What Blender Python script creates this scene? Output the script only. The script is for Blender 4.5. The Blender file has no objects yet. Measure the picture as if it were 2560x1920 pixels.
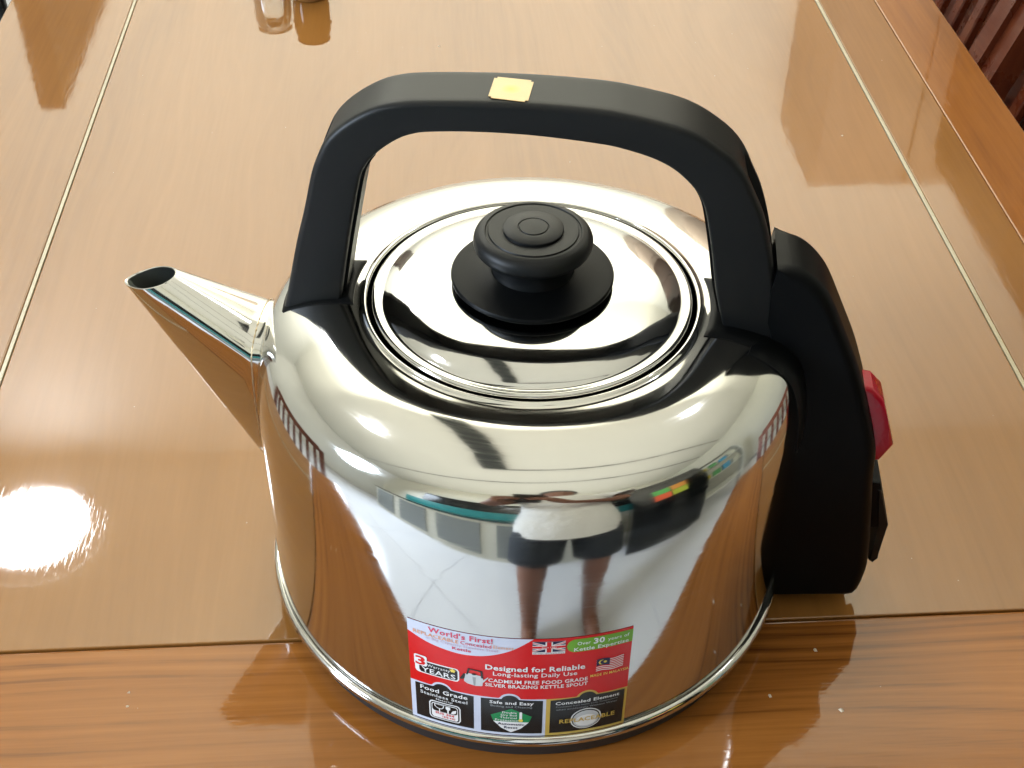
import bpy, bmesh, math, random
from math import sin, cos, pi, radians, sqrt
from mathutils import Vector, Matrix
random.seed(7)
sc = bpy.context.scene
C = sc.collection

# ------------------------------------------------------------------ camera
cam_d = bpy.data.cameras.new('camera'); cam = bpy.data.objects.new('camera', cam_d); C.objects.link(cam)
sc.camera = cam
cam_d.sensor_fit = 'HORIZONTAL'; cam_d.sensor_width = 36.0
cam_d.lens = 36.0*3332.1/2560.0
cam_d.clip_start = 0.01; cam_d.clip_end = 100
PITCH, ROLL, YAW = 0.70899, 0.012411, -0.006561
fwd = Vector((sin(YAW)*cos(PITCH), cos(YAW)*cos(PITCH), -sin(PITCH)))
rgt = Vector((cos(YAW), -sin(YAW), 0)); upv = rgt.cross(fwd)
r2 = rgt*cos(ROLL)+upv*sin(ROLL); u2 = upv*cos(ROLL)-rgt*sin(ROLL)
M = Matrix((r2, u2, -fwd)).transposed().to_4x4()
M.translation = Vector((-0.00446, -0.40576, 0.44896))
cam.matrix_world = M

# ------------------------------------------------------------------ world and lamps (indoor light)
W = bpy.data.worlds.new('World'); sc.world = W; W.use_nodes = True
W.node_tree.nodes['Background'].inputs[0].default_value = (0.75, 0.85, 1.0, 1)
W.node_tree.nodes['Background'].inputs[1].default_value = 0.35
sc.view_settings.view_transform = 'Standard'; sc.view_settings.look = 'None'
sc.view_settings.exposure = 0.27; sc.view_settings.gamma = 1.0
sc.render.engine = 'CYCLES'
sc.cycles.use_denoising = True
sc.cycles.max_bounces = 8; sc.cycles.glossy_bounces = 6; sc.cycles.diffuse_bounces = 3
sc.cycles.transmission_bounces = 8
sc.cycles.sample_clamp_indirect = 6.0

PSI = 0.0745                      # the table and the room stand turned by this against the kettle view
def T(x, y, z=0.0):
    return Vector((x*cos(PSI)-y*sin(PSI), x*sin(PSI)+y*cos(PSI), z))
def area_lamp(name, loc, direction, sx, sy, power, color):
    d = bpy.data.lights.new(name, 'AREA'); d.shape = 'ELLIPSE' if 'doorway' in name else 'RECTANGLE'; d.size = sx; d.size_y = sy
    d.energy = power; d.color = color
    if 'doorway' in name: d.spread = radians(120)
    o = bpy.data.objects.new(name, d); C.objects.link(o)
    o.location = T(*loc); 
    v = T(*direction); o.rotation_euler = v.to_track_quat('-Z', 'Y').to_euler()
    return o
FL, CEIL = -0.72, 2.2
area_lamp('ceiling_fill_light', (0.0, -0.3, 1.25), (0, 0, 1), 3.2, 3.4, 33, (1.0, 0.985, 0.88))  # added uplight without a fixture, unseen from below, brightens the ceiling
area_lamp('far_wall_fill_light', (0.1, 1.25, 1.35), (0, 1, 0.05), 2.6, 1.4, 85, (1.0, 0.985, 0.85))  # added light with no real fixture, brightens the wall mirrored in the table
area_lamp('doorway_daylight', (-2.6, -0.85, 0.95), (1, -0.02, -0.60), 0.8, 1.1, 50, (0.72, 0.84, 1.0))

# ------------------------------------------------------------------ helpers
def nodes_of(m):
    m.use_nodes = True
    nt = m.node_tree; return nt, nt.nodes, nt.links, nt.nodes['Principled BSDF']
def mat(name, col, rough=0.5, metal=0.0, ior=1.5, coat=0.0, noise=None, bump=None):
    m = bpy.data.materials.new(name); nt, N, L, b = nodes_of(m)
    b.inputs['Base Color'].default_value = (*col, 1); b.inputs['Roughness'].default_value = rough
    b.inputs['Metallic'].default_value = metal; b.inputs['IOR'].default_value = ior
    b.inputs['Coat Weight'].default_value = coat
    tc = N.new('ShaderNodeTexCoord')
    if noise:                         # (scale, amount) colour variation
        n = N.new('ShaderNodeTexNoise'); n.inputs['Scale'].default_value = noise[0]; n.inputs['Detail'].default_value = 5
        L.new(tc.outputs['Object'], n.inputs['Vector'])
        mx = N.new('ShaderNodeMix'); mx.data_type = 'RGBA'
        mx.inputs['A'].default_value = (*[c*(1-noise[1]) for c in col], 1)
        mx.inputs['B'].default_value = (*[min(1, c*(1+noise[1])) for c in col], 1)
        L.new(n.outputs['Fac'], mx.inputs['Factor']); L.new(mx.outputs['Result'], b.inputs['Base Color'])
    if bump:                          # (scale, distance)
        n = N.new('ShaderNodeTexNoise'); n.inputs['Scale'].default_value = bump[0]; n.inputs['Detail'].default_value = 4
        L.new(tc.outputs['Object'], n.inputs['Vector'])
        bp = N.new('ShaderNodeBump'); bp.inputs['Distance'].default_value = bump[1]
        L.new(n.outputs['Fac'], bp.inputs['Height']); L.new(bp.outputs['Normal'], b.inputs['Normal'])
    return m

def steel_mat(name, col, rough, streak):
    m = bpy.data.materials.new(name); nt, N, L, b = nodes_of(m)
    b.inputs['Base Color'].default_value = (*col, 1); b.inputs['Metallic'].default_value = 1
    tc = N.new('ShaderNodeTexCoord')
    # fine polishing marks run around the axis
    sp = N.new('ShaderNodeSeparateXYZ'); L.new(tc.outputs['Object'], sp.inputs[0])
    ln = N.new('ShaderNodeVectorMath'); ln.operation = 'LENGTH'
    cx = N.new('ShaderNodeCombineXYZ'); L.new(sp.outputs[0], cx.inputs[0]); L.new(sp.outputs[1], cx.inputs[1])
    L.new(cx.outputs[0], ln.inputs[0])
    at = N.new('ShaderNodeMath'); at.operation = 'ARCTAN2'; L.new(sp.outputs[1], at.inputs[0]); L.new(sp.outputs[0], at.inputs[1])
    cb = N.new('ShaderNodeCombineXYZ')
    k = N.new('ShaderNodeMath'); k.operation = 'MULTIPLY'; k.inputs[1].default_value = 4.0; L.new(at.outputs[0], k.inputs[0])
    k2 = N.new('ShaderNodeMath'); k2.operation = 'MULTIPLY'; k2.inputs[1].default_value = 2600; L.new(ln.outputs['Value'], k2.inputs[0])
    k3 = N.new('ShaderNodeMath'); k3.operation = 'MULTIPLY'; k3.inputs[1].default_value = 1800; L.new(sp.outputs[2], k3.inputs[0])
    L.new(k.outputs[0], cb.inputs[0]); L.new(k2.outputs[0], cb.inputs[1]); L.new(k3.outputs[0], cb.inputs[2])
    n = N.new('ShaderNodeTexNoise'); n.inputs['Scale'].default_value = 1.0; n.inputs['Detail'].default_value = 3
    L.new(cb.outputs[0], n.inputs['Vector'])
    mr = N.new('ShaderNodeMapRange'); mr.inputs['From Min'].default_value = 0.3; mr.inputs['From Max'].default_value = 0.75
    mr.inputs['To Min'].default_value = rough*0.6; mr.inputs['To Max'].default_value = rough*1.8
    L.new(n.outputs['Fac'], mr.inputs['Value'])
    s1 = N.new('ShaderNodeTexNoise'); s1.inputs['Scale'].default_value = 22; s1.inputs['Detail'].default_value = 6; s1.inputs['Distortion'].default_value = 1.2
    L.new(tc.outputs['Object'], s1.inputs['Vector'])
    s2 = N.new('ShaderNodeMapRange'); s2.inputs['From Min'].default_value = 0.52; s2.inputs['From Max'].default_value = 0.75; s2.inputs['To Max'].default_value = 0.07
    L.new(s1.outputs['Fac'], s2.inputs['Value'])
    s3 = N.new('ShaderNodeMath'); s3.operation = 'ADD'; L.new(mr.outputs['Result'], s3.inputs[0]); L.new(s2.outputs['Result'], s3.inputs[1])
    L.new(s3.outputs[0], b.inputs['Roughness'])
    bp = N.new('ShaderNodeBump'); bp.inputs['Distance'].default_value = streak; bp.inputs['Strength'].default_value = 1.0
    # slow unevenness of pressed sheet metal
    n2 = N.new('ShaderNodeTexNoise'); n2.inputs['Scale'].default_value = 38; n2.inputs['Detail'].default_value = 1
    L.new(tc.outputs['Object'], n2.inputs['Vector'])
    L.new(n2.outputs['Fac'], bp.inputs['Height'])
    L.new(bp.outputs['Normal'], b.inputs['Normal'])
    return m

def wood(name, dark, mid, light, along=0, ring=0.0, rough=0.026, ior=1.58, bump=1.0, fscale=1.0, seed=0.0):
    """varnished veneer, grain along local axis 0 (x) or 1 (y)"""
    m = bpy.data.materials.new(name); nt, N, L, b = nodes_of(m)
    tc = N.new('ShaderNodeTexCoord')
    def mapping(sa, sb):
        mp = N.new('ShaderNodeMapping'); L.new(tc.outputs['Object'], mp.inputs['Vector'])
        mp.inputs['Location'].default_value = (seed, seed*1.7, 0)
        mp.inputs['Scale'].default_value = (sa, sb, sb) if along == 0 else (sb, sa, sb)
        return mp
    broad = N.new('ShaderNodeTexNoise'); broad.inputs['Scale'].default_value = 1; broad.inputs['Detail'].default_value = 6
    broad.inputs['Distortion'].default_value = 0.6
    L.new(mapping(2.2*fscale, 16*fscale).outputs[0], broad.inputs['Vector'])
    fine = N.new('ShaderNodeTexNoise'); fine.inputs['Scale'].default_value = 1; fine.inputs['Detail'].default_value = 4
    L.new(mapping(18*fscale, 520*fscale).outputs[0], fine.inputs['Vector'])
    # growth lines
    bend = N.new('ShaderNodeTexNoise'); bend.inputs['Scale'].default_value = 1; bend.inputs['Detail'].default_value = 2
    L.new(mapping(1.8, 6).outputs[0], bend.inputs['Vector'])
    sp = N.new('ShaderNodeSeparateXYZ'); L.new(tc.outputs['Object'], sp.inputs[0])
    ad = N.new('ShaderNodeMath'); ad.operation = 'MULTIPLY_ADD'; ad.inputs[1].default_value = 0.16 if along == 1 else 0.06
    L.new(bend.outputs['Fac'], ad.inputs[0]); L.new(sp.outputs[1 if along == 0 else 0], ad.inputs[2])
    cb = N.new('ShaderNodeCombineXYZ'); L.new(ad.outputs[0], cb.inputs[0])
    wn = N.new('ShaderNodeTexNoise'); wn.noise_dimensions = '1D'; wn.inputs['Detail'].default_value = 3
    mw = N.new('ShaderNodeMath'); mw.operation = 'MULTIPLY'; mw.inputs[1].default_value = 150*fscale
    L.new(ad.outputs[0], mw.inputs[0]); L.new(mw.outputs[0], wn.inputs['W']); wn.inputs['Scale'].default_value = 1
    f1 = N.new('ShaderNodeMath'); f1.operation = 'MULTIPLY'; f1.inputs[1].default_value = ring; L.new(wn.outputs['Fac'], f1.inputs[0])
    f2 = N.new('ShaderNodeMath'); f2.operation = 'MULTIPLY_ADD'; f2.inputs[1].default_value = 1-ring
    L.new(broad.outputs['Fac'], f2.inputs[0]); L.new(f1.outputs[0], f2.inputs[2])
    f3 = N.new('ShaderNodeMath'); f3.operation = 'MULTIPLY_ADD'; f3.inputs[1].default_value = 0.22; L.new(fine.outputs['Fac'], f3.inputs[0]); L.new(f2.outputs[0], f3.inputs[2])
    rp = N.new('ShaderNodeValToRGB'); e = rp.color_ramp.elements
    e[0].position = 0.40; e[0].color = (*dark, 1); e[1].position = 0.78; e[1].color = (*light, 1)
    k = e.new(0.58); k.color = (*mid, 1)
    L.new(f3.outputs[0], rp.inputs[0]); L.new(rp.outputs[0], b.inputs['Base Color'])
    b.inputs['Roughness'].default_value = rough; b.inputs['IOR'].default_value = ior
    sm = N.new('ShaderNodeTexNoise'); sm.inputs['Scale'].default_value = 9; sm.inputs['Detail'].default_value = 5; sm.inputs['Roughness'].default_value = 0.65
    L.new(tc.outputs['Object'], sm.inputs['Vector'])
    rr_ = N.new('ShaderNodeMapRange'); rr_.inputs['From Min'].default_value = 0.40; rr_.inputs['From Max'].default_value = 0.72
    rr_.inputs['To Min'].default_value = rough*0.7; rr_.inputs['To Max'].default_value = rough*2.2
    L.new(sm.outputs['Fac'], rr_.inputs['Value']); L.new(rr_.outputs['Result'], b.inputs['Roughness'])
    # open pores under the varnish
    pore = N.new('ShaderNodeTexNoise'); pore.inputs['Scale'].default_value = 1; pore.inputs['Detail'].default_value = 3
    L.new(mapping(60, 700).outputs[0], pore.inputs['Vector'])
    pr = N.new('ShaderNodeMapRange'); pr.inputs['From Min'].default_value = 0.52; pr.inputs['From Max'].default_value = 0.75
    L.new(pore.outputs['Fac'], pr.inputs['Value'])
    bp = N.new('ShaderNodeBump'); bp.inputs['Distance'].default_value = 0.000010*bump; bp.inputs['Strength'].default_value = 1
    L.new(pr.outputs['Result'], bp.inputs['Height'])
    wv = N.new('ShaderNodeTexNoise'); wv.inputs['Scale'].default_value = 30; wv.inputs['Detail'].default_value = 2
    L.new(tc.outputs['Object'], wv.inputs['Vector'])
    bp2 = N.new('ShaderNodeBump'); bp2.inputs['Distance'].default_value = 0.00006*bump; L.new(wv.outputs['Fac'], bp2.inputs['Height'])
    L.new(bp.outputs['Normal'], bp2.inputs['Normal']); L.new(bp2.outputs['Normal'], b.inputs['Normal'])
    return m

def link(name, me, m, parent=None, smooth=None):
    if m is not None:
        for x in (m if isinstance(m, (list, tuple)) else [m]): me.materials.append(x)
    o = bpy.data.objects.new(name, me); C.objects.link(o)
    if parent is not None: o.parent = parent
    if smooth is not None:
        for p in me.polygons: p.use_smooth = True
        me.set_sharp_from_angle(angle=radians(smooth))
    return o
def mesh(name, v, f):
    me = bpy.data.meshes.new(name); me.from_pydata([tuple(p) for p in v], [], f); me.update(); return me
def obj(name, v, f, m, parent=None, smooth=None):
    return link(name, mesh(name, v, f), m, parent, smooth)
def from_bm(name, bm, m, parent=None, smooth=None):
    bmesh.ops.recalc_face_normals(bm, faces=bm.faces)
    me = bpy.data.meshes.new(name); bm.to_mesh(me); bm.free(); return link(name, me, m, parent, smooth)
def empty(name, loc, label, cat, group=None, rz=0):
    o = bpy.data.objects.new(name, None); C.objects.link(o); o.location = loc; o.rotation_euler = (0, 0, rz)
    o['label'] = label; o['category'] = cat
    if group: o['group'] = group
    o.empty_display_size = 0.05
    return o
def lathe(prof, seg=192, closed=False):
    v, f = [], []
    for r, z in prof:
        for i in range(seg):
            a = 2*pi*i/seg; v.append((r*cos(a), r*sin(a), z))
    n = len(prof)
    for j in range(n-1 if not closed else n):
        k = (j+1) % n
        for i in range(seg):
            a, b = j*seg+i, j*seg+(i+1) % seg
            c, d = k*seg+(i+1) % seg, k*seg+i
            f.append((a, b, c, d))
    return v, f
def spline(pts, n=8):
    """Catmull-Rom through pts"""
    P = [Vector(p).to_3d() if len(p) == 2 else Vector(p) for p in pts]
    P = [P[0]*2-P[1]]+P+[P[-1]*2-P[-2]]
    out = []
    for i in range(1, len(P)-2):
        for k in range(n):
            t = k/n; a, b, c, d = P[i-1], P[i], P[i+1], P[i+2]
            out.append(0.5*((2*b)+(c-a)*t+(2*a-5*b+4*c-d)*t*t+(3*b-a-3*c+d)*t**3))
    out.append(P[-2]); return out
def sp2(pts, n=8): return [(p[0], p[1]) for p in spline(pts, n)]
def box_bm(bm, x0, x1, y0, y1, z0, z1, bev=0.0, seg=2, M=None):
    r = bmesh.ops.create_cube(bm, size=1); vs = r['verts']
    for v in vs: v.co = Vector(((x0+x1)/2+v.co.x*(x1-x0), (y0+y1)/2+v.co.y*(y1-y0), (z0+z1)/2+v.co.z*(z1-z0)))
    if bev > 0:
        es = list({e for v in vs for e in v.link_edges})
        rr = bmesh.ops.bevel(bm, geom=es, offset=bev, segments=seg, affect='EDGES', profile=0.5); vs = list({v for f in rr['faces'] for v in f.verts} | {v for v in vs if v.is_valid})
    if M is not None: bmesh.ops.transform(bm, matrix=M, verts=vs)
    return vs
def box(name, x0, x1, y0, y1, z0, z1, m, parent=None, bev=0.0, seg=2, smooth=30):
    bm = bmesh.new(); box_bm(bm, x0, x1, y0, y1, z0, z1, bev, seg)
    return from_bm(name, bm, m, parent, None)
def extrude_poly(name, pts, d0, d1, m, parent, axes, bev=0.0, seg=3, smooth=35):
    """pts in (u,z); extruded along n from d0 to d1; axes maps (u,n,z)->Vector"""
    bm = bmesh.new()
    a = [bm.verts.new(axes(u, d0(u, z) if callable(d0) else d0, z)) for u, z in pts]
    b = [bm.verts.new(axes(u, d1(u, z) if callable(d1) else d1, z)) for u, z in pts]
    bm.faces.new(a); bm.faces.new(b[::-1]); n = len(pts)
    for i in range(n): bm.faces.new((a[i], b[i], b[(i+1) % n], a[(i+1) % n]))
    if bev:
        es = [e for e in bm.edges if (e.verts[0] in a) == (e.verts[1] in a)]
        bmesh.ops.bevel(bm, geom=es, offset=bev, segments=seg, affect='EDGES', profile=0.5, clamp_overlap=True)
    o = from_bm(name, bm, m, parent, smooth); w = o.modifiers.new('face_weighted', 'WEIGHTED_NORMAL'); w.keep_sharp = True; w.weight = 100
    return o
def round_extrude(name, pts, half, cen, R_, m, parent, k=6):
    """solid between n = cen-half(u,z) and cen+half(u,z) whose long edges are rounded with radius R_"""
    n = len(pts); area = sum(pts[i][0]*pts[(i+1) % n][1]-pts[(i+1) % n][0]*pts[i][1] for i in range(n)); sg = 1 if area > 0 else -1
    nm = []
    for i in range(n):
        (x0, z0), (x1, z1), (x2, z2) = pts[i-1], pts[i], pts[(i+1) % n]
        a = Vector((z1-z0, -(x1-x0))).normalized(); b = Vector((z2-z1, -(x2-x1))).normalized(); q = (a+b); q = q/max(0.6, q.length)/max(0.75, q.length/2)*1.0 if q.length > 0.1 else a
        nm.append(q.normalized()*sg)
    bm = bmesh.new(); rings = []
    steps = [(-1, 90*j/k) for j in range(k+1)]+[(1, 90-90*j/k) for j in range(k+1)]
    for sd, th in steps:
        ins = R_*(1-sin(radians(th))); dn = R_*(1-cos(radians(th)))
        ring = []
        for i, (u, z) in enumerate(pts):
            w_ = min(1, max(0, (u-0.0885)/0.006))   # square where it butts against the handle leg
            ring.append(bm.verts.new(A(u-nm[i].x*ins*w_, cen+sd*(half(u, z)-dn), z-nm[i].y*ins*w_)))
        rings.append(ring)
    for a, b in zip(rings[:-1], rings[1:]):
        for i in range(n): bm.faces.new((a[i], a[(i+1) % n], b[(i+1) % n], b[i]))
    bm.faces.new(rings[0][::-1]); bm.faces.new(rings[-1])
    o = from_bm(name, bm, m, parent, 60); w = o.modifiers.new('face_weighted', 'WEIGHTED_NORMAL'); w.keep_sharp = True; w.weight = 90
    return o
def tube(path, rad, seg=10, cap=True):
    v, f = [], []
    n = len(path); P = [Vector(p) for p in path]
    for i, p in enumerate(P):
        t = (P[min(i+1, n-1)]-P[max(i-1, 0)]).normalized()
        a = t.orthogonal().normalized() if i == 0 else (a-t*a.dot(t)).normalized()
        b = t.cross(a); r = rad[i] if isinstance(rad, (list, tuple)) else rad
        for k in range(seg):
            w = 2*pi*k/seg; v.append(p+a*cos(w)*r+b*sin(w)*r)
    for i in range(n-1):
        for k in range(seg):
            f.append((i*seg+k, i*seg+(k+1) % seg, (i+1)*seg+(k+1) % seg, (i+1)*seg+k))
    if cap: f.append(tuple(range(seg))[::-1]); f.append(tuple((n-1)*seg+k for k in range(seg)))
    return v, f
def dup(o, parent=None, loc=None, rz=None, label=None):
    c = o.copy(); C.objects.link(c)
    if parent is not None: c.parent = parent
    if loc is not None: c.location = loc
    if rz is not None: c.rotation_euler = (0, 0, rz)
    if label: c['label'] = label
    for ch in list(o.children): dup(ch, c)
    return c

# ------------------------------------------------------------------ materials
STEEL = steel_mat('polished_stainless', (0.57, 0.562, 0.54), 0.062, 0.00002)
STEEL2 = steel_mat('lid_stainless', (0.50, 0.497, 0.488), 0.05, 0.00002)
nt = STEEL2.node_tree; tg = nt.nodes.new('ShaderNodeTangent'); tg.direction_type = 'RADIAL'; tg.axis = 'Z'
nt.links.new(tg.outputs[0], nt.nodes['Principled BSDF'].inputs['Tangent']); nt.nodes['Principled BSDF'].inputs['Anisotropic'].default_value = 0.55
STEEL_IN = mat('spout_inside_shade', (0.10, 0.11, 0.10), 0.5, 0.8)  # steel coloured dark to stand in for the shade inside the spout
BRAZE = mat('brazing_metal', (0.50, 0.40, 0.26), 0.35, 0.9, noise=(300, 0.4), bump=(400, 0.0003))
BAKE = mat('black_bakelite', (0.003, 0.0035, 0.004), 0.46, ior=1.36, bump=(2600, 0.00004), noise=(40, 0.2))
BAKE_S = mat('black_bakelite_smooth', (0.0022, 0.0026, 0.003), 0.42, ior=1.28, bump=(1800, 0.00003), noise=(60, 0.2))
BAKE_S.node_tree.nodes['Principled BSDF'].inputs['Specular IOR Level'].default_value = 0.28
RED = mat('red_switch_plastic', (0.40, 0.004, 0.020), 0.16, bump=(250, 0.0002))
BASEBLK = mat('black_base_plastic', (0.02, 0.02, 0.022), 0.5, noise=(50, 0.2))

WOOD_C = wood('table_veneer_center', (0.195, 0.078, 0.017), (0.232, 0.098, 0.022), (0.262, 0.114, 0.028), along=1, bump=0.45, ring=0.22, seed=1.3)
WOOD_S = wood('table_veneer_side', (0.15, 0.048, 0.007), (0.23, 0.076, 0.011), (0.29, 0.104, 0.018), along=1, ring=0.15, seed=4.1, fscale=0.8)
WOOD_F = wood('table_veneer_front', (0.075, 0.023, 0.005), (0.245, 0.086, 0.016), (0.32, 0.120, 0.025), ior=1.42, along=0, ring=0.42, seed=7.7, fscale=1.7)
INLAY = mat('inlay_pale_line', (0.44, 0.38, 0.26), 0.2, ior=1.5, noise=(45, 0.2), bump=(300, 0.0002))
DARKWOOD = wood('dark_red_wood', (0.07, 0.012, 0.007), (0.14, 0.030, 0.013), (0.20, 0.055, 0.022), along=1, ring=0.3, rough=0.25, ior=1.5, seed=2.2)

# ------------------------------------------------------------------ setting: floor, walls, ceiling
def tiled(name, col, line, s):
    m = bpy.data.materials.new(name); nt, N, L, b = nodes_of(m)
    tc = N.new('ShaderNodeTexCoord'); br = N.new('ShaderNodeTexBrick'); L.new(tc.outputs['Object'], br.inputs['Vector'])
    br.offset = 0; br.inputs['Scale'].default_value = 1; br.inputs['Brick Width'].default_value = s; br.inputs['Row Height'].default_value = s
    br.inputs['Mortar Size'].default_value = 0.003
    br.inputs['Color1'].default_value = (*col, 1); br.inputs['Color2'].default_value = (*[c*0.97 for c in col], 1); br.inputs['Mortar'].default_value = (*line, 1)
    L.new(br.outputs['Color'], b.inputs['Base Color']); b.inputs['Roughness'].default_value = 0.15
    return m
def struct(o): o['kind'] = 'structure'; return o
ROOM = (-3.0, 2.6, -1.9, 2.42)
x0, x1, y0, y1 = ROOM
FLOOR_M = mat('white_floor_tile', (0.72, 0.73, 0.76), 0.15, noise=(3, 0.05))
WALL_M = mat('white_wall_paint', (0.80, 0.80, 0.76), 0.6, noise=(2, 0.03))
CREAM = mat('cream_wall_paint', (0.70, 0.69, 0.60), 0.6, noise=(2, 0.03))
CEIL_M = mat('ceiling_paint', (0.82, 0.81, 0.74), 0.7, noise=(2, 0.02))
GROUT = mat('tile_grout', (0.35, 0.35, 0.36), 0.8)
def sheet(name, pts, m):
    o = obj(name, [T(*p) for p in pts], [tuple(range(len(pts)))], m); return struct(o)
floor = sheet('floor', [(x0, y0, FL-0.004), (x1, y0, FL-0.004), (x1, y1, FL-0.004), (x0, y1, FL-0.004)], GROUT)
# floor tiles, one by one
tm = bpy.data.meshes.new('floor_tile'); s = 0.598/2
bm = bmesh.new(); box_bm(bm, -s, s, -s, s, -0.003, 0.004, 0.0012, 1); bm.to_mesh(tm); bm.free(); tm.materials.append(FLOOR_M)
for i in range(int((x1-x0)/0.6)+1):
    for j in range(int((y1-y0)/0.6)+1):
        cx, cy = x0+0.3+i*0.6, y0+0.3+j*0.6
        if cx > x1 or cy > y1: continue
        o = bpy.data.objects.new('floor_tile', tm); C.objects.link(o); o.parent = floor
        o.location = T(cx, cy, FL-0.004); o.rotation_euler = (0, 0, PSI)
sheet('ceiling', [(x0, y0, CEIL), (x0, y1, CEIL), (x1, y1, CEIL), (x1, y0, CEIL)], CEIL_M)
sheet('wall_far', [(x0, y1, FL), (x1, y1, FL), (x1, y1, CEIL), (x0, y1, CEIL)], WALL_M)
sheet('wall_near', [(x0, y0, FL), (x1, y0, FL), (x1, y0, CEIL), (x0, y0, CEIL)], CREAM)
sheet('wall_right', [(x1, y0, FL), (x1, y1, FL), (x1, y1, CEIL), (x1, y0, CEIL)], CREAM)
sheet('wall_left', [(x0, y0, FL), (x0, y1, FL), (x0, y1, CEIL), (x0, y0, CEIL)], WALL_M)

# ceiling lamps: white domes that give off light
def emit(name, col, s):
    m = bpy.data.materials.new(name); nt, N, L, b = nodes_of(m)
    b.inputs['Emission Color'].default_value = (*col, 1); b.inputs['Emission Strength'].default_value = s
    b.inputs['Base Color'].default_value = (0.8, 0.8, 0.8, 1); return m
GLOW = emit('lamp_diffuser_glow', (0.95, 0.97, 1.0), 55)
WHITE_P = mat('white_plastic', (0.75, 0.75, 0.74), 0.4)
def ceiling_lamp(x, y, r, label):
    t = empty('ceiling_lamp', T(x, y, CEIL), label, 'ceiling lamp', 'round ceiling lamps')
    v, f = lathe([(r*1.25, -0.001), (r*1.25, -0.02), (r*1.05, -0.032), (r*1.0, -0.028)], 48); obj('lamp_rim', v, f, WHITE_P, t, 30)
    v, f = lathe([(r, -0.028), (r*0.8, -0.04), (r*0.4, -0.047), (0.001, -0.049)], 48); obj('diffuser', v, f, GLOW, t, 60)
    return t
ceiling_lamp(-1.14, 2.12, 0.145, 'round ceiling lamp whose glare lies on the table at the left')
ceiling_lamp(-1.15, 0.60, 0.085, 'round ceiling lamp mirrored on the kettle shoulder at the left')

ceiling_lamp(1.15, 0.9, 0.07, 'round ceiling lamp mirrored on the right of the kettle lid')

# dark beam across the ceiling, mirrored in the kettle shoulder
BEAM = mat('dark_grey_beam_paint', (0.02, 0.025, 0.022), 0.5)
bm = bmesh.new(); box_bm(bm, -0.09, 0.09, -0.72, 0.72, -0.05, -0.001, 0.004, 1)
o = from_bm('ceiling_beam', bm, BEAM, None); o.location = T(-0.25, 0.62, CEIL); o.rotation_euler = (0, 0, PSI)
o['label'] = 'dark painted ceiling beam mirrored in the front of the kettle shoulder'; o['category'] = 'beam'
for y_, x0_, x1_, w_ in ((-0.12, -0.35, 2.5, 0.012), (-0.75, -2.9, 2.5, 0.010)):
    bm = bmesh.new(); box_bm(bm, x0_, x1_, -w_, w_, -0.015, -0.001)
    o = from_bm('ceiling_trim', bm, BEAM, None); o.location = T(0, y_, CEIL); o.rotation_euler = (0, 0, PSI)
    o['label'] = 'thin dark trim across the ceiling, %s of two' % ('the one over the kettle' if y_ > -0.5 else 'the one behind the viewer'); o['category'] = 'trim'

# ------------------------------------------------------------------ furniture seen only as reflections
def at(o, x, y, z, rz=0): o.location = T(x, y, z); o.rotation_euler = (0, 0, PSI+rz); return o
# open door leaf, left
t = empty('door_leaf', T(-0.72, 1.78, FL), 'open brown wooden door mirrored in the table at the top left', 'door', rz=PSI)
DOORW = mat('door_dark_wood', (0.030, 0.011, 0.005), 0.5, noise=(6, 0.3))
box('door_panel', -0.022, 0.022, 0, 0.78, 0.0, 0.745-FL, DOORW, t, 0.003)
o = box('door_handle', 0.022, 0.045, 0.05, 0.16, 0.98, 1.0, mat('brass', (0.7, 0.5, 0.2), 0.3, 1), t, 0.004)
# tall wood cabinet on the right
t = empty('wood_cabinet', T(1.0, 0.35, FL), 'long dark wooden cabinet mirrored along the right edge of the table', 'cabinet', rz=PSI)
box('cabinet_body', 0.0, 0.45, 0.75, 1.60, 0.0, 1.0-FL, DOORW, t, 0.004)
for k in range(2):
    box('cabinet_door', -0.012, 0.0, 0.76+k*0.42, 0.76+k*0.42+0.41, 0.06, 1.68, DOORW, t, 0.003)
GREY = mat('grey_brown_laminate', (0.34, 0.27, 0.22), 0.5, noise=(4, 0.1))
t = empty('wardrobe', T(0.80, 2.12, FL), 'tall grey-brown wardrobe mirrored in the table at the top right', 'wardrobe', rz=PSI)
box('wardrobe_body', 0, 0.42, 0.0, 0.40, 0.0, 1.165-FL, GREY, t, 0.003)
box('wardrobe_door', 0.004, 0.207, -0.015, -0.001, 0.05, 1.87, GREY, t, 0.002)
box('wardrobe_door', 0.213, 0.416, -0.015, -0.001, 0.05, 1.87, GREY, t, 0.002)

# kitchen row behind the viewer
TEAL = mat('teal_tile', (0.02, 0.22, 0.22), 0.3, noise=(8, 0.3))
PANEL = mat('grey_cupboard_panel', (0.20, 0.22, 0.22), 0.3)
FRAME = mat('cream_cupboard_frame', (0.60, 0.60, 0.53), 0.4)
BLACKG = mat('black_glass', (0.006, 0.008, 0.009), 0.12)
t = empty('kitchen_counter', T(-0.7, -1.28, FL), 'low kitchen counter with grey panels in cream frames, mirrored in the kettle', 'counter', rz=PSI)
box('counter_body', -1.5, 1.3, -0.5, 0.0, 0.0, 0.72, FRAME, t, 0.004)
box('counter_top', -1.52, 1.32, -0.52, 0.03, 0.72, 0.75, BLACKG, t, 0.004)
for k in range(4):
    box('cupboard_door', -1.44+k*0.6, -1.44+k*0.6+0.46, 0.001, 0.014, 0.09, 0.66, PANEL, t, 0.003)
o = box('dark_window', -1.9, 1.5, -0.012, 0.012, 0.0, 0.62, BLACKG, None, 0.002); at(o, 0.2, -1.87, FL+1.13)
o['label'] = 'wide dark window above the teal splashback, mirrored in the kettle'; o['category'] = 'window'
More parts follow.
